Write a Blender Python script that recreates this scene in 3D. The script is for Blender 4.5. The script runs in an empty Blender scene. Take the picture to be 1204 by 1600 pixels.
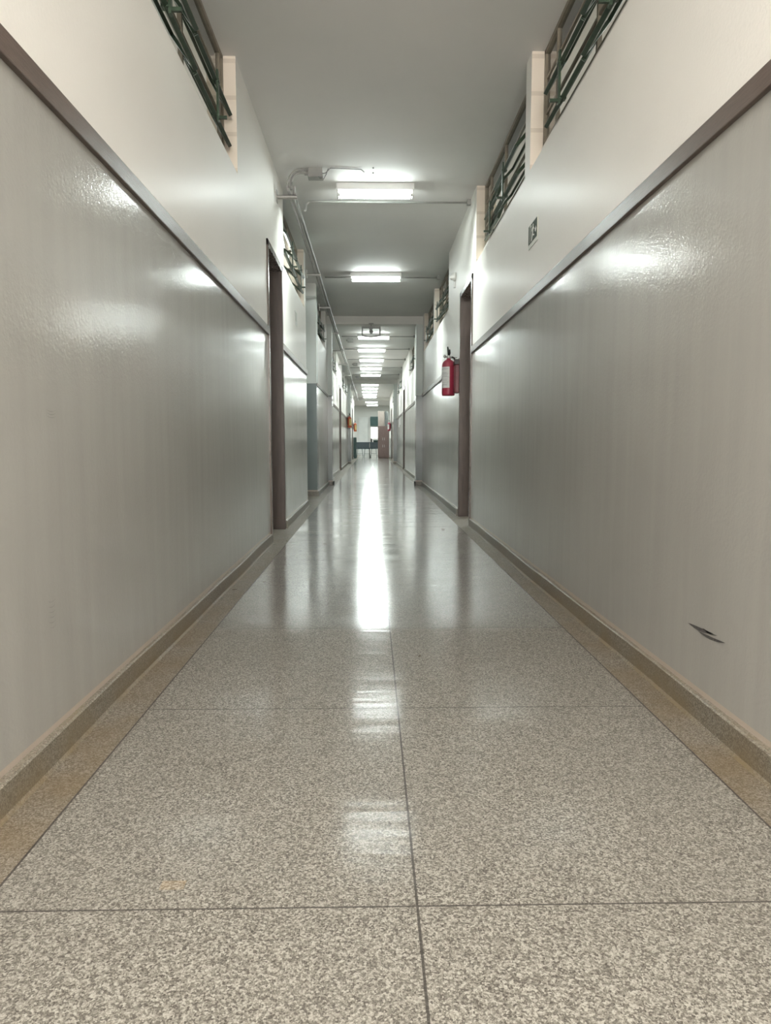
import bpy, bmesh, math, random
from mathutils import Vector, Matrix
random.seed(7)
S = bpy.context.scene
C = S.collection
PI = math.pi

# ------------------------------------------------------------------ camera, world, exposure
H = 0.73                       # camera height
F = 1100.0                     # focal length in pixels of the 1204x1600 frame
cam = bpy.data.cameras.new('camera'); cam.sensor_fit = 'VERTICAL'; cam.sensor_height = 36
cam.lens = 36 * F / 1600; cam.clip_start = 0.02; cam.clip_end = 200
co = bpy.data.objects.new('camera', cam); C.objects.link(co)
co.location = (0, 0, H)
co.rotation_euler = (PI/2 - math.atan(109/F), 0, -math.atan(22/F))
S.camera = co
w = bpy.data.worlds.new('world'); S.world = w; w.use_nodes = True
w.node_tree.nodes['Background'].inputs[0].default_value = (1.0, 0.93, 0.90, 1)
w.node_tree.nodes['Background'].inputs[1].default_value = 3.0
S.view_settings.view_transform = 'Standard'; S.view_settings.look = 'None'
S.view_settings.gamma = 1; S.view_settings.use_curve_mapping = False
S.view_settings.exposure = 1.22
TUBE = 14.0                    # tube emission
TUBE_COL = (0.90, 1.0, 0.965, 1)
WARM_COL = (1.0, 0.955, 0.87)

def area(name, loc, rot, sx, sy, power, col):
    l = bpy.data.lights.new(name, 'AREA'); l.shape = 'RECTANGLE'; l.size = sx; l.size_y = sy
    l.energy = power; l.color = col
    o = bpy.data.objects.new(name, l); C.objects.link(o); o.location = loc; o.rotation_euler = rot
    return o

# warm fill added behind the viewer, upright and overhead, to brighten the near end
area('rear_fill', (.06, -3.1, 1.75), (PI/2, 0, 0), 1.4, 1.9, 80, (1.0, .95, .905))
for _y in (-.5, -1.9): area('overhead_fill', (.06, _y, 2.70), (0, 0, 0), .6, .25, 15, (1.0, .95, .89))

# ------------------------------------------------------------------ dimensions
ZC = 2.82; ZB = 0.067; RAIL0, RAIL1 = 1.49, 1.545
XL, XR = -0.735, 0.867
XL2 = -0.80                    # left wall beyond the portal
SILL = 2.205; WSILL = 2.32      # wall opening, and the raised ledge the frames stand on
TH = 0.16                      # wall thickness
REC = 0.08                     # window recess
Y0 = -3.2; YE = 33.5           # corridor ends
PORT = 12.0; PORT2 = 24.0

# ------------------------------------------------------------------ materials
def mat(name, col, rough=0.5, metal=0.0, emit=None, estr=1.0, spec=0.5):
    m = bpy.data.materials.new(name); m.use_nodes = True
    b = m.node_tree.nodes['Principled BSDF']
    b.inputs['Base Color'].default_value = (*col, 1); b.inputs['Roughness'].default_value = rough
    b.inputs['Metallic'].default_value = metal; b.inputs['Specular IOR Level'].default_value = spec
    if emit:
        b.inputs['Emission Color'].default_value = emit; b.inputs['Emission Strength'].default_value = estr
    return m
class NT:
    def __init__(s, m): s.t = m.node_tree; s.b = s.t.nodes['Principled BSDF']
    def n(s, typ, **kw):
        o = s.t.nodes.new(typ)
        for k, v in kw.items(): setattr(o, k, v)
        return o
    def l(s, a, b): s.t.links.new(a, b)
    def val(s, x, sock):
        if isinstance(x, (int, float)): sock.default_value = x
        elif isinstance(x, tuple): sock.default_value = x
        else: s.l(x, sock)
    def math(s, op, a, b=0.0, c=None, clamp=False):
        o = s.n('ShaderNodeMath', operation=op); o.use_clamp = clamp
        s.val(a, o.inputs[0]); s.val(b, o.inputs[1])
        if c is not None: s.val(c, o.inputs[2])
        return o.outputs[0]
    def mix(s, f, a, b):
        o = s.n('ShaderNodeMix', data_type='RGBA')
        s.val(f, o.inputs[0]); s.val(a, o.inputs[6]); s.val(b, o.inputs[7]); return o.outputs[2]
    def mixf(s, f, a, b):
        o = s.n('ShaderNodeMix', data_type='FLOAT')
        s.val(f, o.inputs[0]); s.val(a, o.inputs[2]); s.val(b, o.inputs[3]); return o.outputs[0]
    def ramp(s, f, lo, hi):
        o = s.n('ShaderNodeMapRange'); s.val(f, o.inputs[0]); o.inputs[1].default_value = lo; o.inputs[2].default_value = hi
        return o.outputs[0]
    def noise(s, vec, scale, detail=2.0, rough=0.5):
        o = s.n('ShaderNodeTexNoise'); s.l(vec, o.inputs['Vector']); o.inputs['Scale'].default_value = scale
        o.inputs['Detail'].default_value = detail; o.inputs['Roughness'].default_value = rough
        return o.outputs[0]
    def pos(s):
        g = s.n('ShaderNodeNewGeometry'); x = s.n('ShaderNodeSeparateXYZ'); s.l(g.outputs['Position'], x.inputs[0])
        return g, x.outputs[0], x.outputs[1], x.outputs[2]
    def scalev(s, vec, sc):
        o = s.n('ShaderNodeVectorMath', operation='MULTIPLY'); s.l(vec, o.inputs[0]); o.inputs[1].default_value = sc
        return o.outputs[0]
    def bump(s, h, st, dist):
        o = s.n('ShaderNodeBump'); s.l(h, o.inputs['Height']); o.inputs['Strength'].default_value = st
        o.inputs['Distance'].default_value = dist; s.l(o.outputs[0], s.b.inputs['Normal']); s.l(o.outputs[0], s.b.inputs['Coat Normal'])

def wall_material(name='painted_wall', pillar=False):
    m = mat(name, (.6, .6, .6)); t = NT(m)
    g, x, y, z = t.pos(); P = g.outputs['Position']
    low = t.math('LESS_THAN', z, 1.515)
    big = t.noise(P, 1.3, 3)
    stv = t.scalev(P, (1, 6, .5)); streak = t.noise(stv, 3.0, 3)
    cr = t.mix(t.ramp(big, .35, .7), (.88, .855, .81, 1), (.85, .825, .785, 1))
    gr = t.mix(t.ramp(t.math('ADD', t.math('MULTIPLY', big, .5), t.math('MULTIPLY', streak, .5)), .4, .62), (.41, .40, .37, 1), (.378, .368, .341, 1))
    if pillar:                                    # bluer, darker copy of the wall colours for the columns
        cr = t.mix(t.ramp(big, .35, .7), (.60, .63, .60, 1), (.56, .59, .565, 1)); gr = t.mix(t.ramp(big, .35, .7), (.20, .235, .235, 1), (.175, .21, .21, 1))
    # mortar joints of the blocks showing through the paint in the window reveals
    nx = t.n('ShaderNodeSeparateXYZ'); t.l(g.outputs['True Normal'], nx.inputs[0])
    rev = t.math('GREATER_THAN', t.math('ABSOLUTE', nx.outputs[1]), .5)
    rev = t.math('MULTIPLY', rev, t.math('GREATER_THAN', z, SILL))
    rev = t.math('MULTIPLY', rev, t.math('MAXIMUM', t.math('LESS_THAN', y, 9.5), t.math('MULTIPLY', t.math('GREATER_THAN', x, .8), t.math('LESS_THAN', y, 11.9))))
    fr = t.math('FRACT', t.math('DIVIDE', t.math('SUBTRACT', ZC + .07, z), .19))
    j = t.math('LESS_THAN', t.math('ABSOLUTE', t.math('SUBTRACT', fr, .5)), .06)
    j = t.math('MULTIPLY', j, rev)
    cr = t.mix(rev, cr, (.80, .72, .62, 1))
    cr = t.mix(t.math('MULTIPLY', j, .35), cr, (.45, .38, .30, 1))
    col = t.mix(low, cr, gr)
    led = t.math('LESS_THAN', z, ZB + .014)
    col = t.mix(led, col, (.50, .425, .355, 1))
    t.l(col, t.b.inputs['Base Color'])
    rr = t.mixf(t.ramp(t.noise(P, 3, 3), .3, .75), .11, .16)
    t.b.inputs['Roughness'].default_value = .6; t.b.inputs['Specular IOR Level'].default_value = .25
    t.l(t.mixf(low, .10, .8), t.b.inputs['Coat Weight']); t.l(t.mixf(low, .28, rr), t.b.inputs['Coat Roughness'])
    h = t.math('ADD', t.math('MULTIPLY', t.noise(P, 5, 2), .30), t.math('MULTIPLY', t.noise(P, 100, 3), .42))
    t.bump(h, .14, .012)
    return m

def terrazzo(name, floor=True):
    m = mat(name, (.5, .5, .45)); t = NT(m)
    g, x, y, z = t.pos(); P = g.outputs['Position']
    def vor(sc):
        v = t.n('ShaderNodeTexVoronoi'); t.l(P, v.inputs['Vector']); v.inputs['Scale'].default_value = sc
        bw = t.n('ShaderNodeSeparateColor'); t.l(v.outputs['Color'], bw.inputs[0]); return bw.outputs[0], bw.outputs[1]
    a, a2 = vor(300); b, b2 = vor(560)
    v = t.math('ADD', t.math('MULTIPLY', a, .6), t.math('MULTIPLY', b, .4))
    r = t.n('ShaderNodeValToRGB'); t.l(v, r.inputs[0]); e = r.color_ramp.elements
    e[0].position = .12; e[0].color = (.052, .045, .037, 1); e[1].position = .85; e[1].color = (.39, .367, .32, 1)
    k = r.color_ramp.elements.new(.35); k.color = (.13, .117, .098, 1)
    k = r.color_ramp.elements.new(.55); k.color = (.215, .198, .17, 1)
    col = r.outputs[0]
    big = t.noise(P, 2.2, 4)
    col = t.mix(t.math('MULTIPLY', t.ramp(big, .35, .75), .25), col, (.19, .175, .15, 1))
    br = t.ramp(t.noise(P, 5, 4), .35, .62)
    if floor:
        # brown border strips at the foot of the walls, worn and stained
        edge = t.math('MAXIMUM', t.math('LESS_THAN', x, -.6145), t.math('GREATER_THAN', x, .7575))
        near = t.math('SUBTRACT', 1.0, t.ramp(y, 1.8, 5.5), clamp=True)
        f = t.math('MULTIPLY', edge, t.math('MULTIPLY', t.math('ADD', .35, t.math('MULTIPLY', br, .5)), t.math('ADD', .35, t.math('MULTIPLY', near, .65))))
        col = t.mix(t.math('MULTIPLY', f, .72), col, (.15, .10, .045, 1))
        col = t.mix(t.math('MULTIPLY', t.math('MULTIPLY', t.math('LESS_THAN', t.math('ABSOLUTE', t.math('SUBTRACT', x, -.33)), .02), t.math('LESS_THAN', t.math('ABSOLUTE', t.math('SUBTRACT', y, 1.106)), .012)), t.math('MULTIPLY', br, .5)), col, (.55, .36, .16, 1))
        # joints
        def line(c, w2):
            return t.math('LESS_THAN', t.math('ABSOLUTE', t.math('SUBTRACT', x, c)), w2)
        jl = t.math('MAXIMUM', line(.0712, .0021), t.math('MAXIMUM', line(-.6145, .0022), line(.7575, .0022)))
        fy = t.math('FRACT', t.math('DIVIDE', t.math('SUBTRACT', y, JY), JL))
        tr = t.math('LESS_THAN', t.math('MULTIPLY', t.math('MINIMUM', fy, t.math('SUBTRACT', 1.0, fy)), JL), .0018)
        inside = t.math('MULTIPLY', t.math('GREATER_THAN', x, -.6145), t.math('LESS_THAN', x, .7575))
        jl = t.math('MAXIMUM', jl, t.math('MULTIPLY', tr, inside))
        col = t.mix(t.math('MULTIPLY', jl, .85), col, (.035, .03, .026, 1))
        # the slabs beyond the third joint are waxed to a mirror, the near ones are worn dull
        pol = t.math('GREATER_THAN', y, JY + 2*JL)
        wav = t.noise(t.scalev(P, (.6, 2.5, 1)), 2.2, 3)
        rp = t.mixf(t.ramp(wav, .3, .75), .11, .19)
        rn = t.mixf(t.ramp(big, .3, .8), .11, .15)
        t.l(t.mixf(pol, rn, rp), t.b.inputs['Coat Roughness'])
        t.l(t.mixf(edge, t.mixf(pol, .36, 1.0), .15), t.b.inputs['Coat Weight'])
        t.b.inputs['Roughness'].default_value = .55
        t.b.inputs['Specular IOR Level'].default_value = .25
        h = t.noise(t.scalev(P, (.5, 3.2, 1)), 3.5, 3)
        t.bump(h, .13, .012)
    else:
        up = t.ramp(z, .05, 0.0)
        col = t.mix(t.math('MULTIPLY', t.math('ADD', .25, t.math('MULTIPLY', br, .5)), t.mixf(t.ramp(z, .0, .06), 1.3, .7), clamp=True), col, t.mix(t.ramp(y, 3, 7), (.20, .15, .085, 1), (.19, .175, .15, 1)))
        t.b.inputs['Roughness'].default_value = .35
        t.l(col, t.b.inputs['Base Color']); return m
    t.l(col, t.b.inputs['Base Color'])
    return m
JY, JL = 1.045, 0.835

def wood(name, c1, c2, rough, sc=(3, 3, .4)):
    m = mat(name, c1, rough); t = NT(m); g, x, y, z = t.pos()
    n = t.noise(t.scalev(g.outputs['Position'], sc), 14, 5, .6)
    t.l(t.mix(t.ramp(n, .3, .7), (*c1, 1), (*c2, 1)), t.b.inputs['Base Color'])
    t.l(t.mixf(n, rough*.7, rough*1.3), t.b.inputs['Roughness'])
    t.bump(n, .25, .004); return m
def speck(name, c1, c2, rough, scale, metal=0.0, bump=0.0):
    m = mat(name, c1, rough, metal); t = NT(m); g, x, y, z = t.pos()
    n = t.noise(g.outputs['Position'], scale, 4)
    t.l(t.mix(t.ramp(n, .35, .68), (*c1, 1), (*c2, 1)), t.b.inputs['Base Color'])
    if bump: t.bump(n, bump, .004)
    return m
def glass_mat(name='pane_glass', tint=(.74, .80, .77, 1), dfc=(.35, .40, .37, 1), dw=.12):
    m = bpy.data.materials.new(name); m.use_nodes = True; t = m.node_tree; t.nodes.clear()
    o = t.nodes.new('ShaderNodeOutputMaterial'); mx = t.nodes.new('ShaderNodeMixShader'); fr = t.nodes.new('ShaderNodeFresnel')
    fr.inputs[0].default_value = 1.5
    mm = t.nodes.new('ShaderNodeMath'); mm.operation = 'MULTIPLY_ADD'; mm.inputs[1].default_value = 1.6; mm.inputs[2].default_value = .03; mm.use_clamp = True
    tr = t.nodes.new('ShaderNodeBsdfTransparent'); tr.inputs[0].default_value = tint
    gl = t.nodes.new('ShaderNodeBsdfGlossy'); gl.inputs['Roughness'].default_value = .04
    df = t.nodes.new('ShaderNodeBsdfDiffuse'); df.inputs[0].default_value = dfc
    m2 = t.nodes.new('ShaderNodeMixShader'); m2.inputs[0].default_value = dw
    L = t.links.new
    L(tr.outputs[0], m2.inputs[1]); L(df.outputs[0], m2.inputs[2])
    L(fr.outputs[0], mm.inputs[0]); L(mm.outputs[0], mx.inputs[0]); L(m2.outputs[0], mx.inputs[1]); L(gl.outputs[0], mx.inputs[2]); L(mx.outputs[0], o.inputs[0])
    return m

M = {}
M['wall'] = wall_material(); M['pillar'] = wall_material('column_tone', True)
M['floor'] = terrazzo('terrazzo_floor', True)
M['base'] = terrazzo('terrazzo_baseboard', False)
M['ceiling'] = speck('ceiling_paint', (.80, .785, .765), (.76, .75, .735), .6, 1.5)
M['beam'] = speck('beam_paint', (.68, .67, .63), (.63, .62, .59), .45, 2)
M['room'] = speck('room_plaster', (.62, .63, .60), (.58, .59, .56), .7, 1)
M['roomfloor'] = speck('room_floor', (.40, .38, .33), (.3, .28, .25), .5, 30)
M['rail'] = wood('rail_varnish', (.10, .07, .058), (.155, .118, .10), .36, (6, 1.5, 20))
M['door'] = wood('door_wood', (.065, .048, .040), (.092, .068, .057), .40)
M['dooredge'] = wood('door_casing_wood', (.10, .078, .065), (.15, .12, .10), .28)
M['green'] = speck('green_enamel', (.030, .052, .032), (.045, .072, .046), .30, 25)
M['tan'] = speck('tan_enamel', (.25, .215, .165), (.20, .17, .13), .45, 25)
M['glass'] = glass_mat()
M['sashglass'] = glass_mat('sash_glass', (.50, .62, .55, 1), (.11, .18, .14, 1), .42)
M['housing'] = speck('housing_enamel', (.80, .80, .78), (.76, .76, .75), .35, 9)
M['tube'] = mat('tube_glow', (1, 1, 1), .3, emit=TUBE_COL, estr=TUBE)
M['tubeoff'] = mat('tube_glass_end', (.75, .75, .73), .3)
M['capend'] = speck('lamp_holder_plastic', (.72, .72, .70), (.66, .66, .64), .4, 20)
M['conduit'] = speck('conduit_plastic', (.36, .355, .34), (.30, .30, .285), .42, 12)
M['bracket'] = speck('bracket_steel', (.55, .54, .51), (.46, .45, .43), .38, 20, .2)
M['cable'] = speck('grey_cable', (.22, .22, .21), (.17, .17, .165), .5, 30)
M['wcable'] = speck('white_cable', (.70, .69, .66), (.62, .61, .58), .5, 30)
M['red'] = speck('red_enamel', (.34, .032, .065), (.29, .027, .055), .34, 12)
M['maroon'] = speck('maroon_enamel', (.16, .035, .04), (.12, .03, .034), .4, 12)
M['black'] = speck('black_plastic', (.02, .02, .02), (.035, .034, .032), .4, 20)
M['steel'] = speck('brushed_steel', (.55, .54, .52), (.45, .44, .42), .3, 40, .9)
M['label'] = speck('label_paper', (.62, .62, .60), (.55, .55, .54), .5, 30)
M['labelink'] = speck('label_ink', (.28, .28, .30), (.35, .35, .36), .6, 90)
M['signbase'] = speck('sign_plastic', (.60, .60, .53), (.55, .55, .48), .45, 20)
M['signgreen'] = speck('sign_green', (.045, .065, .045), (.06, .08, .055), .7, 20)
M['signgreen'].node_tree.nodes['Principled BSDF'].inputs['Specular IOR Level'].default_value = .1
M['white'] = speck('white_plastic', (.74, .74, .71), (.68, .68, .65), .4, 20)
M['leaf'] = speck('dry_leaf', (.06, .04, .025), (.11, .08, .05), .7, 60, 0, .4)
M['scuff'] = speck('rubber_scuff', (.06, .055, .055), (.12, .115, .11), .6, 120)
M['faint'] = speck('faint_scuff', (.24, .235, .22), (.29, .285, .265), .5, 80)
M['cupboard'] = wood('cupboard_laminate', (.25, .175, .16), (.21, .145, .13), .45)
M['carton'] = speck('carton_board', (.50, .44, .40), (.45, .39, .35), .7, 10)
M['greybox'] = speck('grey_painted_metal', (.22, .24, .24), (.18, .20, .20), .5, 12)
M['teal'] = speck('teal_board', (.035, .085, .08), (.045, .10, .095), .5, 6)
M['tealtop'] = speck('blue_green_laminate', (.07, .12, .14), (.09, .14, .16), .35, 8)
M['tealdark'] = speck('dark_teal_plastic', (.04, .08, .075), (.055, .10, .09), .5, 8)
M['panel'] = speck('pale_panel', (.60, .62, .60), (.55, .575, .56), .4, 4)
M['yellow'] = speck('yellow_label', (.62, .45, .14), (.55, .40, .12), .5, 20)
M['orange'] = speck('faded_red_enamel', (.50, .10, .045), (.42, .08, .04), .35, 12)
M['paper'] = speck('paper_notice', (.78, .78, .76), (.70, .70, .68), .7, 30)

# ------------------------------------------------------------------ mesh helpers
def nb(): return bmesh.new()
def bx(bm, x0, x1, y0, y1, z0, z1, mi=0):
    v = [bm.verts.new(p) for p in ((x0,y0,z0),(x1,y0,z0),(x1,y1,z0),(x0,y1,z0),(x0,y0,z1),(x1,y0,z1),(x1,y1,z1),(x0,y1,z1))]
    for f in ((0,3,2,1),(4,5,6,7),(0,1,5,4),(1,2,6,5),(2,3,7,6),(3,0,4,7)):
        q = bm.faces.new([v[i] for i in f]); q.material_index = mi
    return v
def obox(bm, c, ax, ay, az, sx, sy, sz):
    c = Vector(c); P = []
    for k in (-1, 1):
        for i, j in ((-1,-1),(1,-1),(1,1),(-1,1)):
            P.append(bm.verts.new(c + Vector(ax)*sx/2*i + Vector(ay)*sy/2*j + Vector(az)*sz/2*k))
    for f in ((0,3,2,1),(4,5,6,7),(0,1,5,4),(1,2,6,5),(2,3,7,6),(3,0,4,7)): bm.faces.new([P[i] for i in f])
def ring(bm, c, t, r, n, ref):
    t = t.normalized(); a = t.cross(ref)
    if a.length < 1e-4: a = t.cross(Vector((1, 0, 0)))
    a.normalize(); b = t.cross(a)
    return [bm.verts.new(c + (a*math.cos(2*PI*i/n) + b*math.sin(2*PI*i/n))*r) for i in range(n)]
def tube(bm, pts, r, n=10, smooth=True):
    pts = [Vector(p) for p in pts]; rs = r if isinstance(r, list) else [r]*len(pts)
    ref = Vector((0, 0, 1)) if any(abs((pts[i+1]-pts[i]).normalized().z) < .9 for i in range(len(pts)-1)) else Vector((0, 1, 0))
    if len(pts) > 2:
        nn = (pts[1]-pts[0]).cross(pts[-1]-pts[-2])
        if nn.length > 1e-3: ref = nn.normalized()
    prev = None
    for i, p in enumerate(pts):
        t = (pts[min(i+1, len(pts)-1)] - pts[max(i-1, 0)])
        cur = ring(bm, p, t, rs[i], n, ref)
        if prev:
            for k in range(n):
                f = bm.faces.new((prev[k], prev[(k+1) % n], cur[(k+1) % n], cur[k])); f.smooth = smooth
        else: bm.faces.new(list(reversed(cur)))
        prev = cur
    bm.faces.new(prev)
def arc(c, a, b, r, n=6):
    """quarter bend: from c+a*r round to c+b*r"""
    c, a, b = Vector(c), Vector(a), Vector(b)
    return [c + a*r*math.cos(PI/2*i/n) + b*r*math.sin(PI/2*i/n) for i in range(n+1)]
def lathe(bm, c, prof, n=24, axis='z', a0=0, a1=2*PI):
    c = Vector(c); full = abs(a1-a0-2*PI) < 1e-6; cols = []
    m = n if full else n+1
    for i in range(m):
        a = a0 + (a1-a0)*i/n; ca, sa = math.cos(a), math.sin(a); L = []
        for r, h in prof:
            p = {'z': (r*ca, r*sa, h), 'x': (h, r*ca, r*sa), 'y': (r*ca, h, r*sa)}[axis]
            L.append(bm.verts.new(c + Vector(p)))
        cols.append(L)
    for i in range(n):
        A, B = cols[i], cols[(i+1) % m]
        for k in range(len(prof)-1):
            f = bm.faces.new((A[k], B[k], B[k+1], A[k+1])); f.smooth = True
    bmesh.ops.remove_doubles(bm, verts=bm.verts, dist=1e-5)
def prism(bm, poly, axis, t0, t1):
    def P(u, v, t): return {'x': (t, u, v), 'y': (u, t, v), 'z': (u, v, t)}[axis]
    a = [bm.verts.new(P(u, v, t0)) for u, v in poly]; b = [bm.verts.new(P(u, v, t1)) for u, v in poly]
    n = len(poly); bm.faces.new(a); bm.faces.new(list(reversed(b)))
    for i in range(n): bm.faces.new((a[i], b[i], b[(i+1) % n], a[(i+1) % n]))
def bevel(o, wd, seg=2):
    m = o.modifiers.new('bevel', 'BEVEL'); m.width = wd; m.segments = seg; m.limit_method = 'ANGLE'; m.angle_limit = math.radians(40)
    return o
def obj(name, bm, m, parent=None, label=None, bev=0):
    bmesh.ops.recalc_face_normals(bm, faces=bm.faces)
    me = bpy.data.meshes.new(name); bm.to_mesh(me); bm.free()
    for k in (m if isinstance(m, (list, tuple)) else [m]): me.materials.append(M[k])
    o = bpy.data.objects.new(name, me); C.objects.link(o)
    if parent: o.parent = parent
    if label: o['label'] = label
    if bev: bevel(o, bev)
    return o
def thing(name, label, cat, loc=(0,0,0), group=None):
    o = bpy.data.objects.new(name, None); C.objects.link(o); o.empty_display_size = .05
    o.location = loc; o['label'] = label; o['category'] = cat
    if group: o['group'] = group
    return o
def tag(o, label, cat, group=None):
    o['label'] = label; o['category'] = cat
    if group: o['group'] = group
    return o
def struct(name, bm, m, bev=0):
    o = obj(name, bm, m, bev=bev); o['kind'] = 'structure'; return o
def sempty(name, loc=(0,0,0)):
    o = bpy.data.objects.new(name, None); C.objects.link(o); o.location = loc; o['kind'] = 'structure'; return o
def dup(root, loc, label=None, group=None):
    r = root.copy(); C.objects.link(r); r.location = loc
    if label: r['label'] = label
    if group: r['group'] = group
    for ch in list(root.children):
        c = ch.copy(); C.objects.link(c); c.parent = r
        for g in ch.children:
            d = g.copy(); C.objects.link(d); d.parent = c
    return r

# ------------------------------------------------------------------ structure: floor, ceiling, walls
b = nb(); bx(b, -9, 6, Y0, 42, -.12, 0); struct('floor', b, 'floor')
b = nb(); bx(b, -9, 6, Y0-.2, 42, ZC, ZC+.15); struct('ceiling', b, 'ceiling')
# window and door layout (Y ranges on the wall face)
WR = [(0.05, 1.90), (2.02, 3.99), (4.12, 5.98), (8.05, 9.86), (9.98, 11.72), (12.45, 14.2), (14.35, 16.3), (20.0, 21.7), (21.85, 23.6), (25.0, 26.8), (27.0, 28.8)]
WL = [(0.25, 2.10), (2.22, 4.07), (6.12, 7.93), (9.72, 11.55), (12.6, 14.4), (14.55, 16.4), (19.6, 21.4), (21.55, 23.3), (25.2, 27.0), (27.2, 29.0)]
DR = [(6.13, 6.93), (18.25, 19.1), (29.6, 30.4)]
DL = [(5.13, 5.93), (17.75, 18.6), (24.6, 25.4-.3), (29.4, 30.2)]
DH = 2.155                                            # top of door casing
def wallmesh(x, sgn, ya, yb, wins, doors, top=ZC+.02):
    """wall from ya to yb, its corridor face at x, body going outward"""
    b = nb(); xa, xb = sorted((x, x + sgn*TH))
    cuts = sorted([d for d in doors if ya <= d[0] < yb]); y = ya
    for d in cuts: bx(b, xa, xb, y, d[0], -.02, SILL); y = d[1]
    bx(b, xa, xb, y, yb, -.02, SILL)
    for d in cuts: bx(b, xa, xb, d[0], d[1], DH - .04, SILL)
    y = ya
    for q in sorted([q for q in wins if ya <= q[0] < yb]): bx(b, xa, xb, y, q[0], SILL, top); bx(b, *sorted((x+sgn*.062, x+sgn*TH)), q[0], q[1], SILL-.01, WSILL); y = q[1]
    bx(b, xa, xb, y, yb, SILL, top)
    return b
struct('wall_right', wallmesh(XR, 1, Y0, YE, WR, DR), 'wall')
struct('wall_left', wallmesh(XL, -1, Y0, 8.12, WL, DL), 'wall')
b = wallmesh(XL, -1, 9.6, PORT, WL, DL); struct('wall_left_middle', b, 'wall')
struct('wall_left_far', wallmesh(XL2, -1, PORT, YE, WL, DL), 'wall')
# side passage on the left between the near wall and the corner column
b = nb(); bx(b, -5.0, XL-TH, 7.98, 8.12, -.02, ZC+.02); bx(b, -5.0, XL-TH, 9.6, 9.76, -.02, ZC+.02); bx(b, -5.1, -5.0, 7.9, 9.8, -.02, ZC+.02)
struct('wall_passage', b, 'wall')
b = nb(); bx(b, -5.0, XL+.003, 9.57, 9.74, 2.66, ZC); struct('trim_1', b, 'beam')
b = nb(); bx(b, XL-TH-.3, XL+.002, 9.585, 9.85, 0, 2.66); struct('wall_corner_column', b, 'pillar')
# portals
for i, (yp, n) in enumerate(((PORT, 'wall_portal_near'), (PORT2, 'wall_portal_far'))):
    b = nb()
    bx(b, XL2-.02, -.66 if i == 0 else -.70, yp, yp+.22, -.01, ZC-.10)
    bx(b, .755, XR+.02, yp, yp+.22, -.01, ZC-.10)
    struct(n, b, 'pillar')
    b = nb(); bx(b, XL2-.02, XR+.02, yp-.01, yp+.23, ZC-.13, ZC+.01); struct('trim_%d' % (i+2), b, 'beam')
b = nb(); bx(b, XL2-.3, XR+.3, YE-.02, YE+.2, ZC-.14, ZC+.01); struct('trim_4', b, 'beam')
# back of the corridor, behind the camera
b = nb(); bx(b, XL-.3, XR+.3, Y0-.15, Y0, -.02, ZC+.02); struct('wall_back', b, 'wall')
# rooms beside the corridor, seen through the high windows
b = nb(); bx(b, 4.9, 5.05, Y0, YE+.1, -.02, ZC+.02); bx(b, XR+TH, 5, Y0-.15, Y0, -.02, ZC+.02)
bx(b, XR+TH, 5, 12.0, 12.15, -.02, ZC+.02); bx(b, XR+TH, 5, YE, YE+.15, -.02, ZC+.02); bx(b, XR+TH, 5, 24, 24.15, -.02, ZC+.02)
struct('wall_room_right', b, 'room')
b = nb(); bx(b, -5.05, -4.9, Y0, 8.0, -.02, ZC+.02); bx(b, -5.05, -4.9, 9.7, YE+.1, -.02, ZC+.02); bx(b, -5, XL-TH, Y0-.15, Y0, -.02, ZC+.02)
bx(b, -5, XL2-TH, 24, 24.15, -.02, ZC+.02); bx(b, -5, XL2-TH, YE, YE+.15, -.02, ZC+.02)
struct('wall_room_left', b, 'room')
# hall at the far end
b = nb()
bx(b, -4.2, -.05, 41, 41.2, -.02, ZC+.02); bx(b, .62, 4, 41, 41.2, -.02, ZC+.02)
bx(b, -.05, .62, 41, 41.2, -.02, .92); bx(b, -.05, .62, 41, 41.2, 1.62, ZC+.02)
bx(b, -4.2, -4.0, YE, 41, -.02, ZC+.02); bx(b, 3.9, 4.1, YE, 41, -.02, ZC+.02)
bx(b, -4.2, XL2-TH, YE, YE+.16, -.02, ZC+.02); bx(b, XR+TH, 4.1, YE, YE+.16, -.02, ZC+.02)
struct('wall_hall', b, 'room')

# baseboards and dado rails, interrupted by the doors
def runs(ya, yb, doors, gap=.045):
    out = []; y = ya
    for d in sorted(d for d in doors if ya <= d[0] < yb): out.append((y, d[0]-gap)); y = d[1]+gap
    out.append((y, yb)); return out
def strip(name, x, sgn, segs, z0, z1, dep, m, bev):
    b = nb()
    for ya, yb in segs: bx(b, *sorted((x + sgn*.01, x - sgn*dep)), ya, yb, z0, z1)
    return struct(name, b, m, bev)
def wavy_base(name, x, sgn, segs):
    b = nb()
    for ya, yb in segs:
        n = max(2, int((yb-ya)/.25)) if yb < 9 else 2; prev = None
        for i in range(n+1):
            y = ya + (yb-ya)*i/n; d = .020 + .003*math.sin(y*2.1) + .002*math.sin(y*5.3)
            cur = [b.verts.new((x + sgn*.01, y, 0)), b.verts.new((x - sgn*(d+.006), y, 0)), b.verts.new((x - sgn*d, y, .008)), b.verts.new((x - sgn*(d-.003), y, ZB-.004)), b.verts.new((x - sgn*(d-.007), y, ZB)), b.verts.new((x + sgn*.01, y, ZB))]
            if prev:
                for k in range(6): b.faces.new((prev[k], prev[(k+1) % 6], cur[(k+1) % 6], cur[k]))
            else: b.faces.new(cur)
            prev = cur
        b.faces.new(prev)
    return struct(name, b, 'base')
wavy_base('baseboard_right', XR, 1, runs(Y0, PORT, DR) + runs(PORT+.22, YE, DR))
wavy_base('baseboard_left', XL, -1, runs(Y0, 8.12, DL))
wavy_base('baseboard_left_middle', XL, -1, [(9.6, PORT)])
wavy_base('baseboard_left_far', XL2, -1, runs(PORT+.22, YE, DL))
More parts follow.
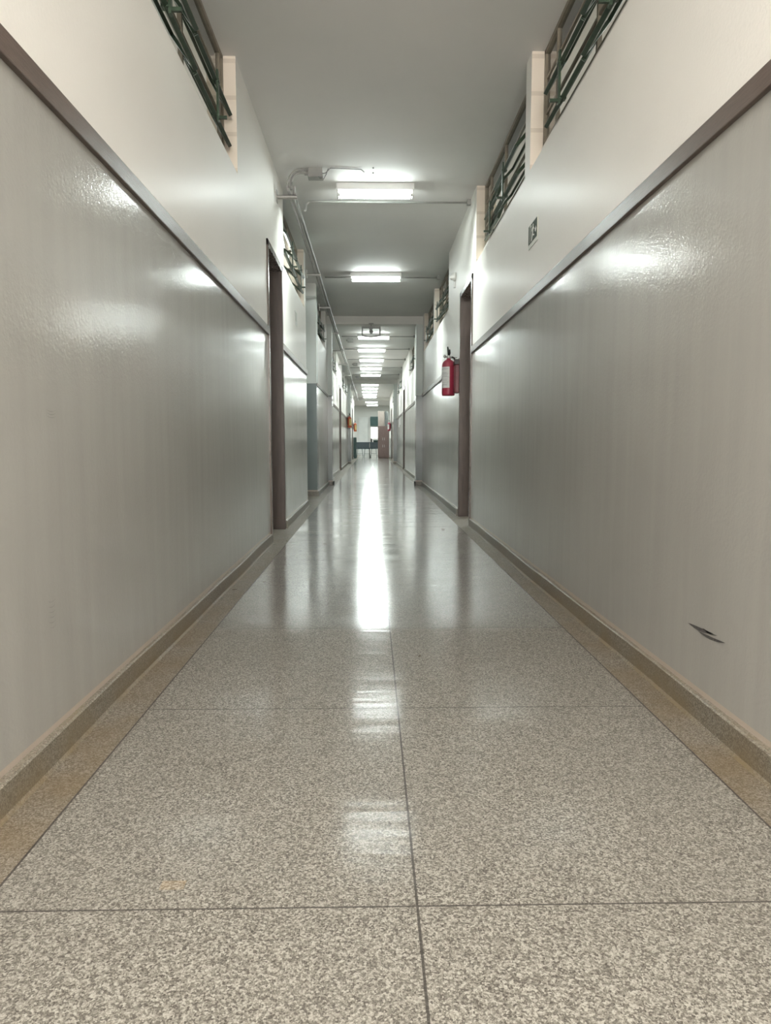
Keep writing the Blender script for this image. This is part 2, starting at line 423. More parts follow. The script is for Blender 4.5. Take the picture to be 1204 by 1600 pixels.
b = nb(); bx(b, -1.6, XL+.022, 9.575, 9.6, 0, ZB); bx(b, XL2, -.64, 11.975, 12.0, 0, ZB); bx(b, -.66, -.64, 11.975, 12.24, 0, ZB)
bx(b, .735, XR, 11.975, 12.0, 0, ZB); bx(b, .735, .755, 11.975, 12.24, 0, ZB)
bx(b, XL2, -.68, PORT2-.02, PORT2, 0, ZB); bx(b, .735, XR, PORT2-.02, PORT2, 0, ZB)
struct('baseboard_portals', b, 'base')
strip('trim_5', XR, 1, runs(Y0, PORT, DR, .0) + runs(PORT+.22, YE, DR, 0), RAIL0, RAIL1, .014, 'rail', .003)
strip('trim_6', XL, -1, runs(Y0, 8.12, DL, .0), RAIL0, RAIL1, .014, 'rail', .003)
strip('trim_7', XL, -1, [(9.6, PORT)], RAIL0, RAIL1-.02, .008, 'rail', .002)
strip('trim_8', XL2, -1, runs(PORT+.22, YE, DL, 0), RAIL0, RAIL1, .010, 'rail', .002)

# scuffs left on the walls by shoes and furniture
def scuff(parent_name, x, strokes, m):
    b = nb(); s = -1 if x > 0 else 1
    for (y0, z0, y1, z1, wd) in strokes:
        n = 7; top = []; bot = []
        for i in range(n+1):
            t = i/n; y = y0+(y1-y0)*t; z = z0+(z1-z0)*t - .004*math.sin(PI*t); ww = wd*math.sin(PI*(t*.94+.03))
            top.append(b.verts.new((x + s*.0012, y, z+ww/2))); bot.append(b.verts.new((x + s*.0012, y, z-ww/2)))
        for i in range(n): b.faces.new((top[i], top[i+1], bot[i+1], bot[i]))
    o = obj('scuff_mark', b, m, bpy.data.objects[parent_name]); o['label'] = 'dark rubbed scuff mark on the grey paint'; return o
scuff('wall_right', XR, [(1.87, .238, 1.73, .246, .010), (1.81, .231, 1.67, .240, .008), (1.79, .246, 1.71, .247, .005)], 'scuff')
scuff('wall_left', XL, [(1.30, .30+.01*i, 1.34, .302+.01*i, .0015) for i in range(3)] + [(1.585, .31+.012*i, 1.62, .308+.012*i, .002) for i in range(6)] + [(1.43, .20, 1.425, .27, .002)], 'faint')
scuff('wall_left', XL, [(1.62, .79+.007*i, 1.67, .79+.007*i, .002) for i in range(3)], 'faint')

# ------------------------------------------------------------------ doors
def door(n, x, sgn, y0, y1):
    r = sempty('door_%d' % n, (x, (y0+y1)/2, 0)); ox, oy = r.location.x, r.location.y
    cw = .042; pr = .012
    def B(b, xa, xb, ya, yb, za, zb): bx(b, *sorted((xa-ox, xb-ox)), ya-oy, yb-oy, za, zb)
    xi, xo = x - sgn*pr, x + sgn*TH
    b = nb(); B(b, xi, xo, y0-cw*.3, y0+.03, 0, DH); obj('jamb', b, 'dooredge', r, bev=.002)
    b = nb(); B(b, xi, xo, y1-.03, y1+cw*.3, 0, DH); obj('jamb', b, 'door', r, bev=.002)
    b = nb(); B(b, xi, xo, y0-cw*.3, y1+cw*.3, DH-.045, DH); obj('head_jamb', b, 'dooredge', r, bev=.002)
    leaf = nb(); B(leaf, x + sgn*(TH-.045), x + sgn*(TH-.01), y0+.03, y1-.03, .008, DH-.045); lf = obj('door_leaf', leaf, 'door', r)
    if n == 1:                                            # this door stands open into its room
        piv = Vector((sgn*(TH-.01), y0+.03-oy, 0)); lf.matrix_local = Matrix.Translation(piv) @ Matrix.Rotation(-PI/2*sgn, 4, 'Z') @ Matrix.Translation(-piv)
    b = nb(); tube(b, [(x-ox+sgn*(TH-.05), y0+.09-oy, 1.02), (x-ox+sgn*(TH-.10), y0+.09-oy, 1.02), (x-ox+sgn*(TH-.10), y0+.20-oy, 1.02)], .008, 8); obj('door_handle', b, 'steel', lf)
for i, (d, x, s) in enumerate([(DR[0], XR, 1), (DL[0], XL, -1), (DR[1], XR, 1), (DL[1], XL2, -1), (DL[2], XL2, -1), (DL[3], XL2, -1), (DR[2], XR, 1)]):
    door(i+1, x, s, *d)

# ------------------------------------------------------------------ pivoting high windows
def window(n, x, sgn, y0, y1, tilts):
    """fixed tan frame in the recess with rows of green pivoting sashes"""
    r = sempty('window_%d' % n, (x + sgn*REC, (y0+y1)/2, WSILL)); ox, oy, oz = r.location
    fw = .024
    def B(b, ya, yb, za, zb, d0=-.012, d1=.014): bx(b, *sorted((sgn*d0, sgn*d1)), ya-oy, yb-oy, za-oz, zb-oz)
    rows = [WSILL+.012, 2.490, 2.672, ZC-.005]
    b = nb()
    B(b, y0, y0+fw, WSILL, ZC); B(b, y1-fw, y1, WSILL, ZC); B(b, y0, y1, WSILL, WSILL+fw); B(b, y0, y1, ZC-fw, ZC)
    ec = .25 if sgn > 0 else .07; cols = [y0, y0+ec, (y0+y1)/2+.08, y1-ec, y1]
    for c in cols[1:-1]: B(b, c-.009, c+.009, WSILL, ZC, -.009, .012)
    for z in rows[1:-1]: B(b, y0, y1, z-.007, z+.007, -.004, .010)
    obj('window_frame', b, 'tan', r, bev=.0015)
    # fixed panes: the top row and the narrow end columns
    b = nb(); B(b, y0+fw, y1-fw, rows[2]+.006, ZC-fw, .002, .005)
    for a, c in ((cols[0]+fw, cols[1]), (cols[3], cols[4]-fw)): B(b, a, c, WSILL+fw, rows[2]-.006, .002, .005)
    obj('fixed_pane', b, 'glass', r)
    for ci in (1, 2):
        ya, yb = cols[ci]+.012, cols[ci+1]-.012; L = yb-ya
        ang = math.radians(tilts[ci-1] - 9)
        # direction along the sash height: bottom edge swings into the corridor
        u = Vector((sgn*math.sin(ang), 0, math.cos(ang))); v = Vector((0, 1, 0)); nrm = u.cross(v)
        mids = []
        for k in range(2):
            hz = (rows[k+1]-rows[k])+.022; zc = (rows[k]+rows[k+1])/2 - .012 - oz; c0 = Vector((-sgn*.012, (ya+yb)/2-oy, zc)); mids.append((c0, u, hz))
            b = nb()
            for e in (-1, 1):
                obox(b, c0 + u*(hz/2-.008)*e, v, u, nrm, L, .028, .020)
                obox(b, c0 + v*(L/2-.008)*e, v, u, nrm, .024, hz, .020)
            sf = obj('sash_frame', b, 'green', r, bev=.0012)
            b = nb(); obox(b, c0, v, u, nrm, L-.03, hz-.03, .003); obj('pane', b, 'sashglass', sf)
        # lever bar linking the sashes, with its arms
        b = nb(); yl = (ya+yb)/2 - oy + .02
        lo = mids[0][0] - u*mids[0][2]/2; hi = mids[1][0] - u*mids[1][2]/2
        q0 = Vector((lo.x - sgn*.012, yl, lo.z-.03)); q1 = Vector((hi.x - sgn*.012, yl, hi.z+.05))
        obox(b, (q0+q1)/2, (1,0,0), (0,1,0), (0,0,1), .010, .026, (q1-q0).z)
        for c0, uu, hz in mids:
            e = c0 - uu*hz/2; e.y = yl; obox(b, e, (1,0,0), (0,1,0), (0,0,1), .035, .03, .014)
        obox(b, q0 + Vector((-sgn*.02, 0, .02)), (1,0,0), (0,1,0), (0,0,1), .05, .014, .014)
        obj('lever_bar', b, 'green', r, label='green vertical lever bar linking the sashes', bev=.001)
wi = 1
TR = [(38, 42), (46, 40), (50, 30), (44, 52), (50, 46), (36, 48), (45, 40), (40, 52), (48, 36), (40, 45), (45, 45)]
for q, t in zip(WR, TR): window(wi, XR, 1, q[0], q[1], t); wi += 1
TL = [(40, 44), (44, 38), (60, 56), (42, 48), (36, 50), (44, 40), (50, 40), (40, 48), (45, 45), (40, 50)]
for q, t in zip(WL, TL): window(wi, XL if q[0] < PORT else XL2, -1, q[0], q[1], t); wi += 1
# end window of the hall: pale glazing below a teal board
r = sempty('window_22', (.285, 41.0, .92))
b = nb()
for a in (-.335, -.11, .11, .305): bx(b, a, a+.03, .02, .06, 0, .70)
bx(b, -.335, .335, .02, .06, 0, .03); bx(b, -.335, .335, .02, .06, .67, .70); obj('window_frame', b, 'white', r)
b = nb(); bx(b, -.33, .33, .035, .04, .02, .68); obj('pane', b, 'glass', r)

# ------------------------------------------------------------------ ceiling lights
def make_light(label, loc):
    t = thing('ceiling_light', label, 'light fixture', loc, 'fluorescent fixtures down the middle of the ceiling')
    b = nb(); prism(b, [(-.062, 0), (.062, 0), (.058, -.052), (-.058, -.052)], 'x', -.315, .315)
    obj('housing', b, 'housing', t, bev=.003)
    for s in (-1, 1):
        b = nb(); prism(b, [(-.052, -.050), (.052, -.050), (.052, -.09), (.035, -.102), (-.035, -.102), (-.052, -.09)], 'x', *sorted((s*.300, s*.313)))
        obj('lamp_holder', b, 'capend', t, bev=.002)
    for s in (-1, 1):
        b = nb(); tube(b, [(-.285, s*.030, -.082), (.285, s*.030, -.082)], .0135, 14)
        u = obj('fluorescent_tube', b, 'tube', t)
        for e in (-1, 1):
            b = nb(); tube(b, [(e*.285, s*.030, -.082), (e*.300, s*.030, -.082)], .014, 12); obj('tube_cap', b, 'steel', u)
    return t
def lamp_light(x, y):
    area('fixture_light', (x, y, ZC-.056), (0, 0, 0), .56, .03, 13, TUBE_COL[:3])
LY = [(5.99, .037), (9.0, .06), (13.95, .045), (15.9, .01), (17.8, .01), (19.75, -.01), (21.7, -.02), (25.3, -.05), (27.0, -.05), (28.7, -.06), (30.4, -.06), (32.1, -.06)]
LN = ['nearest lit fluorescent fixture on the ceiling, beside the junction box', 'second lit fluorescent fixture from the near end, before the beam', 'lit fluorescent fixture right behind the emergency light',
 'second lit fluorescent fixture behind the near beam', 'third lit fluorescent fixture behind the near beam', 'fourth lit fluorescent fixture behind the near beam', 'lit fluorescent fixture just in front of the far beam',
 'first lit fluorescent fixture behind the far beam', 'second lit fluorescent fixture behind the far beam', 'third lit fluorescent fixture behind the far beam', 'fourth lit fluorescent fixture behind the far beam', 'farthest lit fluorescent fixture in the corridor, before the hall']
L0 = None
for (y, x), lab in zip(LY, LN):
    if L0 is None: L0 = make_light(lab, (x, y, ZC))
    else: dup(L0, (x, y, ZC), lab)
    lamp_light(x, y)
dup(L0, (.0, 36.0, ZC), 'nearer lit fluorescent fixture on the ceiling of the hall at the end'); lamp_light(0, 36)
dup(L0, (.05, 39.0, ZC), 'farther lit fluorescent fixture on the ceiling of the hall at the end'); lamp_light(.05, 39)
area('hall_fill', (-1.8, 37.5, ZC-.1), (0, 0, 0), 1.2, .3, 60, (.93, 1, .97))  # two fill lights added to brighten the hall, without fixtures of their own
area('hall_fill', (2.2, 37.5, ZC-.1), (0, 0, 0), 1.2, .3, 40, (.93, 1, .97))
for yy in (-.3, -2.2): lamp_light(.03, yy); dup(L0, (.03, yy, ZC), 'lit fluorescent fixture on the ceiling over or behind the viewer')
dup(L0, (-1.75, 13.8, ZC), 'lit fixture in the left hand room beyond the passage'); lamp_light(-1.75, 13.8)
wr = dup(L0, (3.05, 11.995, 2.70), 'lit fixture fixed to the end wall of the right hand room'); wr.rotation_euler = (-PI/2, 0, 0)
area('fixture_light', (3.05, 11.935, 2.70), (-PI/2, 0, 0), .56, .06, 13, TUBE_COL[:3])
wl = dup(L0, (-1.27, 7.975, 2.70), 'lit fixture fixed to the end wall of the left hand room'); wl.rotation_euler = (-PI/2, 0, 0)
area('fixture_light', (-1.27, 7.915, 2.70), (-PI/2, 0, 0), .56, .05, 8, TUBE_COL[:3])
# lamps of the rooms either side
for x in (2.9, -2.9):
    for y in ((1.5, 5.0, 9.5) if x > 0 else (1.5, 5.5)): area('room_lamp', (x, y, ZC-.1), (0, 0, 0), 1.2, .3, 60, (.96, 1, .96))
for x in (2.9, -2.9):
    for y in (15, 21, 28): area('room_lamp', (x, y, ZC-.1), (0, 0, 0), 1.2, .3, 40, (.96, 1, .96))


# ------------------------------------------------------------------ conduits under the ceiling
ZP = 2.655
b = nb(); tube(b, [(-.632, 5.62, ZP), (-.632, 33.3, ZP)], .0125, 10)
t = tag(obj('conduit', b, 'conduit'), 'grey conduit along the left of the ceiling, the one nearer the wall', 'pipe')
b = nb(); tube(b, arc((-.596, 5.74, ZP+.05), (0, -1, 0), (0, 0, -1), .05) + [(-.596, 33.3, ZP)], .0125, 10)
tag(obj('conduit', b, 'conduit'), 'grey conduit along the left of the ceiling, the one nearer the lights', 'pipe')
# riser bending from the bundle to the junction box
b = nb(); tube(b, [(-.614, 5.66, ZP+.012), (-.614, 5.66, ZP+.06)] + arc((-.535, 5.66, ZP+.06), (-1, 0, 0), (0, 0, 1), .079) + [(-.50, 5.66, ZP+.139)], .010, 10)
tube(b, [(-.640, 5.64, ZP+.012), (-.640, 5.64, ZP+.05)] + arc((-.53, 5.64, ZP+.05), (-1, 0, 0), (0, 0, 1), .105) + [(-.50, 5.64, ZP+.155)], .008, 10)
tag(obj('conduit_bend', b, 'conduit'), 'pair of curved conduits rising to the ceiling junction box', 'pipe')
# brackets
brk = None
BL = [(5.72, 'steel bracket at the near end of the conduits, above the left door'), (8.28, 'steel bracket under the conduits at the end of the near left wall'), (10.25, 'steel bracket under the conduits beside the corner column'),
      (12.6, 'steel bracket under the conduits just behind the near beam'), (15.0, 'steel bracket under the conduits, second behind the near beam'), (17.6, 'steel bracket under the conduits, third behind the near beam'), (20.4, 'steel bracket under the conduits, fourth behind the near beam')]
for i, (y, lab) in enumerate(BL):
    wl = XL if y < PORT else XL2
    tt = thing('conduit_bracket', lab, 'bracket', (wl, y, ZP-.013), 'brackets carrying the conduits')
    b = nb(); k = 1.0 if y < PORT else 1.0
    e = -.575 - wl
    bx(b, -.005, e, -.02, .02, -.006, 0); bx(b, -.005, e, -.02, -.016, -.020, 0); bx(b, -.005, e, .016, .02, -.020, 0)
    obj('bracket_arm', b, 'bracket', tt, bev=.001)
    b = nb(); bx(b, -.004, .006, -.03, .03, -.05, .04); obj('wall_plate', b, 'bracket', tt, bev=.001)
    b = nb()
    for xx in (-.632-wl, -.596-wl):
        if i == 0 and xx > -.6-wl: pass
        lathe(b, (xx, 0, .013), [(.0130, -.009), (.0165, -.009), (.0165, .009), (.0130, .009), (.0130, -.009)], 14, 'y')
    obj('pipe_clamp', b, 'bracket', tt)
# junction boxes: big one near, small ones further on
def jbox(loc, label, s=1.0):
    t = thing('junction_box', label, 'junction box', loc, 'junction boxes on the ceiling')
    b = nb(); bx(b, -.055*s, .055*s, -.04*s, .04*s, -.062*s, 0); obj('box_body', b, 'conduit', t, bev=.003)
    b = nb(); bx(b, -.058*s, .058*s, -.043*s, .043*s, -.070*s, -.060*s); obj('box_cover', b, 'conduit', t, bev=.002)
    b = nb(); tube(b, [(-.085*s, 0, -.03*s), (-.05*s, 0, -.03*s)], .017*s, 12); obj('cable_gland', b, 'conduit', t)
    return t
jbox((-.425, 5.66, ZC), 'large grey junction box on the ceiling left of the nearest light')
for i, y in enumerate((14.6, 19.0, 22.6)):
    jbox((-.42, y, ZC), ['small grey box on the ceiling between the first two lights past the beam', 'small grey box on the ceiling, second one past the near beam', 'small grey box on the ceiling just before the far beam'][i])
b = nb(); tube(b, [(-.37, 5.62, ZC-.045), (-.345, 5.6, ZC-.05), (-.325, 5.6, ZC-.03), (-.31, 5.62, ZC-.006), (-.10, 5.64, ZC-.005), (-.075, 5.64, ZC-.006), (-.05, 5.60, ZC-.04)], .0032, 6)
tube(b, [(-.40, 5.615, ZC-.068), (-.385, 5.6, ZC-.092), (-.36, 5.6, ZC-.094), (-.34, 5.6, ZC-.06), (-.325, 5.61, ZC-.012)], .0032, 6)
tag(obj('loose_cable', b, 'cable'), 'thin grey cable from the junction box across the ceiling', 'cable')
for xx, yy in ((.018, 5.72), (.018, 5.62)):
    b = nb(); lathe(b, (xx, yy, ZC-.006), [(0, 0), (.006, 0), (.006, .006), (0, .006)], 8); tag(obj('ceiling_screw', b, 'cable'), 'small dark screw stub in the ceiling above the nearest light', 'screw', 'screw stubs in the ceiling')
# crosswise conduits at the first fixtures
def cross(y, label, xa, xb, bend):
    t = thing('cross_conduit', label, 'pipe', (0, y, ZC), 'conduits crossing the ceiling')
    pts = []
    if bend: pts = [(-.56, -.10, -.13), (-.56, -.06, -.12)] + [tuple(p) for p in arc((-.51, -.0, -.075), (-1, 0, 0), (0, 0, 1), .05)]
    pts += [(xa if not bend else -.50, 0, -.025), (xb, 0, -.025)]
    b = nb(); tube(b, pts, .0085, 10); obj('pipe', b, 'conduit', t)
    b = nb(); bx(b, xb-.01, xb+.022, -.02, .02, -.045, 0); obj('end_box', b, 'conduit', t, bev=.002)
cross(6.32, 'grey conduit crossing the ceiling at the nearest light', -.5, .842, True)
cross(9.12, 'grey conduit crossing the ceiling at the second light', -.58, .842, False)
CL = ['thin conduit across the ceiling just behind the emergency light', 'thin conduit across the ceiling at the second light past the beam', 'thin conduit across the ceiling at the third light past the beam', 'thin conduit across the ceiling at the fourth light past the beam', 'thin conduit across the ceiling before the far beam']
for y, lab in zip((14.1, 16.0, 17.95, 19.9, 21.9), CL): cross(y, lab, -.58, .842, False)

# ------------------------------------------------------------------ fire extinguishers
def extinguisher(loc, label, m, lm, sgn=1):
    """sgn 1: hangs on the right wall (wall towards +x)"""
    t = thing('fire_extinguisher', label, 'fire extinguisher', loc, 'fire extinguishers hung on the walls')
    b = nb(); R = .067
    lathe(b, (0,0,0), [(0, .004), (.045, .004), (.058, 0), (.064, .006), (R, .02), (R, .295), (.064, .318), (.054, .338), (.038, .353), (.022, .360), (.020, .372), (0, .372)], 32)
    obj('cylinder', b, m, t)
    b = nb(); a0, a1 = (PI*.97, PI*1.52) if sgn > 0 else (PI*1.45, PI*2.03)
    lathe(b, (0,0,0), [(R+.0008, .075), (R+.0008, .285)], 14, 'z', a0, a1); lb = obj('instruction_label', b, lm, t)
    b = nb()
    for k, z in enumerate((.266, .258, .225, .217, .205, .190, .182, .160, .145, .13, .11, .10)):
        lathe(b, (0,0,0), [(R+.0014, z), (R+.0014, z+.003)], 8, 'z', a0+.12, a1-.15-(k % 3)*.12)
    obj('print_lines', b, 'labelink', lb)
    b = nb(); lathe(b, (0,0,0), [(0, .368), (.017, .368), (.017, .395), (.013, .40), (.013, .415), (0, .415)], 16)
    tube(b, [(-.010, 0, .388), (-.034, -.006, .388)], .007, 8); tube(b, [(.010, 0, .388), (.032, 0, .388)], .006, 8); obj('valve', b, 'steel', t)
    b = nb(); lathe(b, (-.04, -.010, .392), [(0, -.008), (.014, -.008), (.016, 0), (.014, .005), (0, .005)], 16, 'y'); obj('pressure_gauge', b, 'steel', t)
    b = nb(); tube(b, [(.0, -.004, .405), (-.004, -.012, .44), (-.014, -.026, .485)], [.010, .011, .007], 8)
    tube(b, [(.006, .004, .400), (.010, -.02, .425), (.006, -.045, .455)], [.008, .009, .006], 8); obj('handle_lever', b, 'black', t)
    b = nb(); tube(b, [(.030*sgn, 0, .388), (.055*sgn, .012, .38), (.072*sgn, .025, .345), (.074*sgn, .03, .25), (.074*sgn, .03, .10)], .0085, 8); obj('hose', b, 'black', t)
    b = nb(); ww = (.09)*sgn; tube(b, [(0, .012, .378), (ww*.5, .012, .378), (ww, .012, .384)], .004, 6); bx(b, *sorted((ww-.004*sgn, ww+.004*sgn)), -.008, .032, .34, .43); obj('wall_hook', b, 'steel', t)
    return t
extinguisher((.782, 7.22, 1.20), 'red fire extinguisher hanging past the right door', 'red', 'label')
extinguisher((XL2+.09, 23.2, 1.20), 'faded red extinguisher on the left wall before the far beam', 'orange', 'yellow', -1)
extinguisher((XL2+.09, 31.2, 1.20), 'faded red extinguisher near the end of the left wall', 'orange', 'yellow', -1)
extinguisher((XR-.09, 30.9, 1.22), 'dark red extinguisher on the right wall above the cupboard front', 'red', 'label')
t = thing('wall_case', 'narrow maroon wall case with black top beside the right door', 'case', (XR, 7.06, 1.215))
b = nb(); bx(b, -.045, .0, -.07, .05, 0, .275); obj('case_body', b, 'maroon', t, bev=.008)
b = nb(); prism(b, [(-.075, .275), (.055, .275), (.055, .31), (-.075, .325)], 'x', -.05, 0); obj('case_top', b, 'black', t, bev=.003)

# ------------------------------------------------------------------ signs, alarm, emergency light
t = thing('exit_sign', 'small green and white exit pictogram sign high on the right wall', 'sign', (XR, 3.87, 1.84))
b = nb(); bx(b, -.004, .001, -.105, .105, -.062, .062); obj('sign_plate', b, 'signbase', t, bev=.001)
b = nb(); bx(b, -.0052, -.003, -.097, .097, -.040, .056); pn = obj('green_panel', b, 'signgreen', t, label='dark green pictogram field')
b = nb(); X0, X1 = -.0062, -.0045
def pol(pts): prism(b, pts, 'x', X0, X1)
bx(b, X0, X1, .058, .062, -.036, .05); bx(b, X0, X1, .030, .062, .045, .05); bx(b, X0, X1, .026, .030, -.036, .05)   # doorway
hd = [(-.012+.009*math.cos(a*PI/5), .038+.009*math.sin(a*PI/5)) for a in range(10)]; pol(hd)
pol([(-.022, .026), (-.002, .030), (.004, -.002), (-.012, -.006)]); pol([(-.012, -.004), (.004, 0), (.018, -.034), (.010, -.036)]); pol([(-.012, -.004), (-.002, 0), (-.022, -.018), (-.042, -.020), (-.042, -.013), (-.024, -.012)])
pol([(-.004, .028), (.018, .014), (.022, .018), (.0, .034)]); pol([(-.018, .026), (-.036, .012), (-.040, .016), (-.022, .031)])
pol([(-.058, .010), (-.074, .010), (-.074, .018), (-.088, .002), (-.074, -.014), (-.074, -.006), (-.058, -.006)])
obj('pictogram', b, 'signbase', pn, label='pale running figure, doorway and arrow')
t = thing('exit_sign', 'faded pale sign high on the left wall past the door', 'sign', (XL, 7.05, 1.93))
b = nb(); bx(b, -.001, .004, -.10, .10, -.065, .065); obj('sign_plate', b, 'white', t, bev=.001)
b = nb(); bx(b, .003, .0052, -.088, .02, -.03, .055); obj('printed_panel', b, 'signbase', t, label='faded tan printed field')
t = thing('alarm_siren', 'small white round siren on the right wall above the door', 'alarm', (XR, 7.42, 2.42))
b = nb(); lathe(b, (0,0,0), [(0, 0), (.045, 0), (.045, -.015), (.034, -.03), (.030, -.05), (.014, -.058), (0, -.058)], 20, 'x'); obj('siren_body', b, 'white', t)
b = nb(); bx(b, -.02, 0, -.014, .014, -.11, -.05); obj('siren_cable_box', b, 'white', t, bev=.003)
t = thing('emergency_light', 'emergency light unit hanging under the near beam', 'emergency light', (.0, 11.90, 2.635))
b = nb(); bx(b, -.15, .15, -.02, .02, -.030, 0); bx(b, -.03, .03, -.03, .02, -.045, .0); bx(b, -.012, .012, .0, .012, 0, .06); bx(b, -.04, .04, .0, .092, .052, .058); obj('mounting_bar', b, 'conduit', t, bev=.003)
for s in (-1, 1):
    b = nb(); bx(b, *sorted((s*.133, s*.158)), -.025, .025, -.155, 0); obj('side_post', b, 'conduit', t, bev=.004)
b = nb(); pts = [(-.145 + .29*i/8, 0, -.145 - .022*math.sin(PI*i/8)) for i in range(9)]; tube(b, pts, .013, 8); obj('bottom_bar', b, 'conduit', t)
b = nb(); lathe(b, (0, 0, -.085), [(0, -.03), (.022, -.028), (.034, -.012), (.034, .012), (.022, .028), (0, .03)], 20, 'y'); bx(b, -.012, .012, -.01, .01, -.06, -.03); obj('lamp_head', b, 'conduit', t)
t = tag(obj('notice_paper', (lambda b: (bx(b, XR-.003, XR, 21.2, 21.42, 1.25, 1.55), b)[1])(nb()), 'paper'), 'white paper notice taped to the right wall far down', 'paper', 'notices on the far right wall')
t = tag(obj('notice_paper', (lambda b: (bx(b, XR-.003, XR, 22.0, 22.2, 1.2, 1.5), b)[1])(nb()), 'paper'), 'white paper notice taped to the right wall, the farther one', 'paper', 'notices on the far right wall')

# ------------------------------------------------------------------ dry leaves on the floor
def leaf(x, y, s, rot, lab):
    b = nb(); n = 8; pts = []
    for i in range(n):
        a = 2*PI*i/n; rr = s*(.6+.4*random.random()); px, py = rr*math.cos(a)*1.5, rr*math.sin(a)*.8
        pts.append((px*math.cos(rot)-py*math.sin(rot), px*math.sin(rot)+py*math.cos(rot), .0015+.35*s*random.random()))
    c = b.verts.new((0, 0, .003)); vs = [b.verts.new(p) for p in pts]
    for i in range(n): b.faces.new((c, vs[i], vs[(i+1) % n]))
    r = bmesh.ops.extrude_face_region(b, geom=b.faces[:]); 
    for v in r['geom']:
        if isinstance(v, bmesh.types.BMVert): v.co.z += .0012
    o = obj('dry_leaf', b, 'leaf'); o.location = (x, y, 0); tag(o, lab, 'leaf', 'dry bits on the floor')
LV = [(655, 1026, .006, 'dark speck of litter on the near slabs, right of the centre joint'), (367, 922, .011, 'dark crumpled leaf beside the left baseboard'), (413, 910, .008, 'small dark leaf bit near the left joint'),
      (508, 850, .010, 'dark leaf bit left of the bright floor reflection'), (621, 828, .008, 'small dark bit right of the bright floor reflection'), (692, 828, .016, 'wide dark leaf bit before the right door'),
      (448, 846, .007, 'tiny dark bit before the left door'), (670, 793, .010, 'dark bit on the floor left of the extinguisher'), (700, 806, .012, 'dark leaf at the foot of the right door')]
p = math.atan(109/F); yw = math.atan(22/F)
Fw = Vector((math.sin(yw)*math.cos(p), math.cos(yw)*math.cos(p), -math.sin(p))); Rt = Vector((math.cos(yw), -math.sin(yw), 0)); Up = Rt.cross(Fw)
for u, v, s, lab in LV:                               # floor positions measured from the photograph
    d = Fw*F + Rt*(u-602) + Up*(800-v); k = -H/d.z
    leaf(d.x*k, d.y*k, s, random.random()*3, lab)

# ------------------------------------------------------------------ far end: cupboard, cartons, tables, stools
t = thing('cupboard', 'tall pinkish brown cupboard against the right wall at the end', 'cupboard', (.555, 32.2, 0))
b = nb(); bx(b, -.255, .255, 0, .45, .04, 1.46); bx(b, -.24, .24, .02, .43, 0, .04); obj('cupboard_body', b, 'cupboard', t, bev=.004)
for s in (-1, 1):
    b = nb(); bx(b, *sorted((s*.004, s*.248)), -.018, 0, .06, .74); d = obj('door', b, 'cupboard', t, bev=.003)
    b = nb(); bx(b, *sorted((s*.03, s*.045)), -.03, -.018, .5, .62); obj('handle', b, 'steel', d)
    b = nb(); bx(b, *sorted((s*.004, s*.248)), -.018, 0, .76, 1.44); d = obj('door', b, 'cupboard', t, bev=.003)
    b = nb(); bx(b, *sorted((s*.03, s*.045)), -.03, -.018, .82, .94); obj('handle', b, 'steel', d)
b = nb(); bx(b, .31, .60, 32.22, 32.6, 1.461, 2.13); tag(obj('carton', b, 'carton', bev=.006), 'tall pale carton standing on the cupboard', 'box')
b = nb(); bx(b, .61, .76, 32.25, 32.6, 1.461, 2.13-.01); tag(obj('metal_box', b, 'greybox', bev=.006), 'narrow dark grey box beside the carton on the cupboard', 'box')
b = nb(); bx(b, -.73, -.18, 40.90, 40.97, 0, 2.15); tag(obj('partition_panel', b, 'panel', bev=.004), 'pale grey panel leaning at the back wall of the hall', 'panel')
b = nb(); bx(b, -.06, .66, 40.90, 40.96, 1.66, 2.20); tag(obj('green_board', b, 'teal', bev=.004), 'dark teal board above the bright end window', 'board')
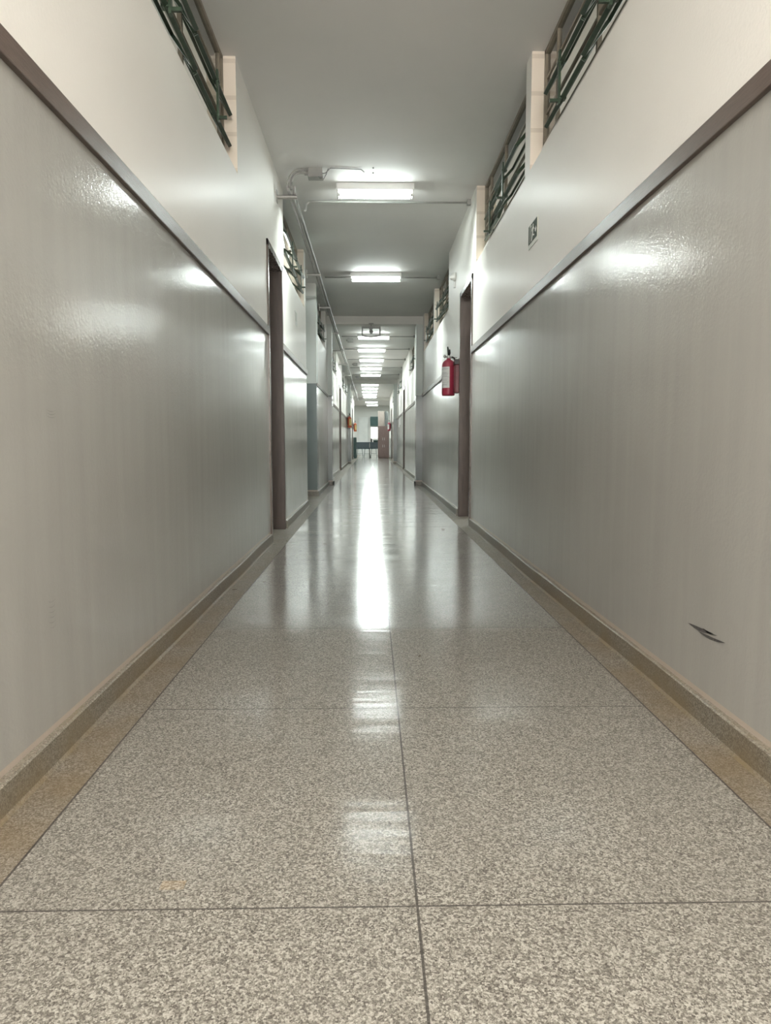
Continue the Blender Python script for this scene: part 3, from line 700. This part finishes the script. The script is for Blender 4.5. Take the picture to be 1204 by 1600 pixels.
b = nb(); bx(b, -.795, -.67, 31.9, 32.2, 0, .95); tag(obj('waste_bin', b, 'tealdark', bev=.02), 'tall dark teal bin at the end of the left wall', 'bin')
def table(loc, label, w2):
    t = thing('table', label, 'table', loc, 'tables in the hall')
    b = nb(); bx(b, -w2, w2, -.30, .30, .70, .735); obj('table_top', b, 'tealtop', t, bev=.004)
    b = nb(); bx(b, -w2+.05, w2-.05, -.26, .26, .40, .70); obj('apron', b, 'tealtop', t)
    for sx in (-1, 1):
        for sy in (-1, 1):
            b = nb(); tube(b, [(sx*(w2-.05), sy*.25, 0), (sx*(w2-.05), sy*.25, .70)], .016, 8); obj('leg', b, 'steel', t)
table((-.42, 34.6, 0), 'blue-green table at the left of the hall entrance', .38)
table((.17, 35.2, 0), 'blue-green table partly hidden by the cupboard', .30)
def stool(loc, label):
    t = thing('stool', label, 'stool', loc, 'stools under the hall tables')
    b = nb(); lathe(b, (0,0,0), [(0, .44), (.14, .44), (.15, .45), (.15, .465), (0, .47)], 20); obj('seat', b, 'tealtop', t)
    for sx in (-1, 1):
        for sy in (-1, 1):
            b = nb(); tube(b, [(sx*.15, sy*.15, 0), (sx*.10, sy*.10, .44)], .011, 8); obj('leg', b, 'tealdark', t)
    b = nb(); 
    for a in range(4): 
        s = [(-.13,-.13),(.13,-.13),(.13,.13),(-.13,.13)]; q = s[a]; q2 = s[(a+1) % 4]; tube(b, [(q[0], q[1], .18), (q2[0], q2[1], .18)], .007, 6)
    obj('foot_ring', b, 'tealdark', t)
stool((-.55, 34.0, 0), 'dark teal stool, leftmost before the left table'); stool((-.20, 33.9, 0), 'dark teal stool before the gap between the tables'); stool((.12, 34.3, 0), 'dark teal stool nearest the cupboard')
b = nb(); lathe(b, (.0, 35.1, .735), [(0, 0), (.035, 0), (.035, .14), (.015, .18), (.015, .21), (0, .21)], 14); tag(obj('bottle', b, 'black'), 'dark bottle standing on the far table', 'bottle')
b = nb(); bx(b, .10, .36, 35.05, 35.3, .735, .84); tag(obj('folded_bag', b, 'tealdark', bev=.03), 'low dark bundle lying on the far table', 'bag')
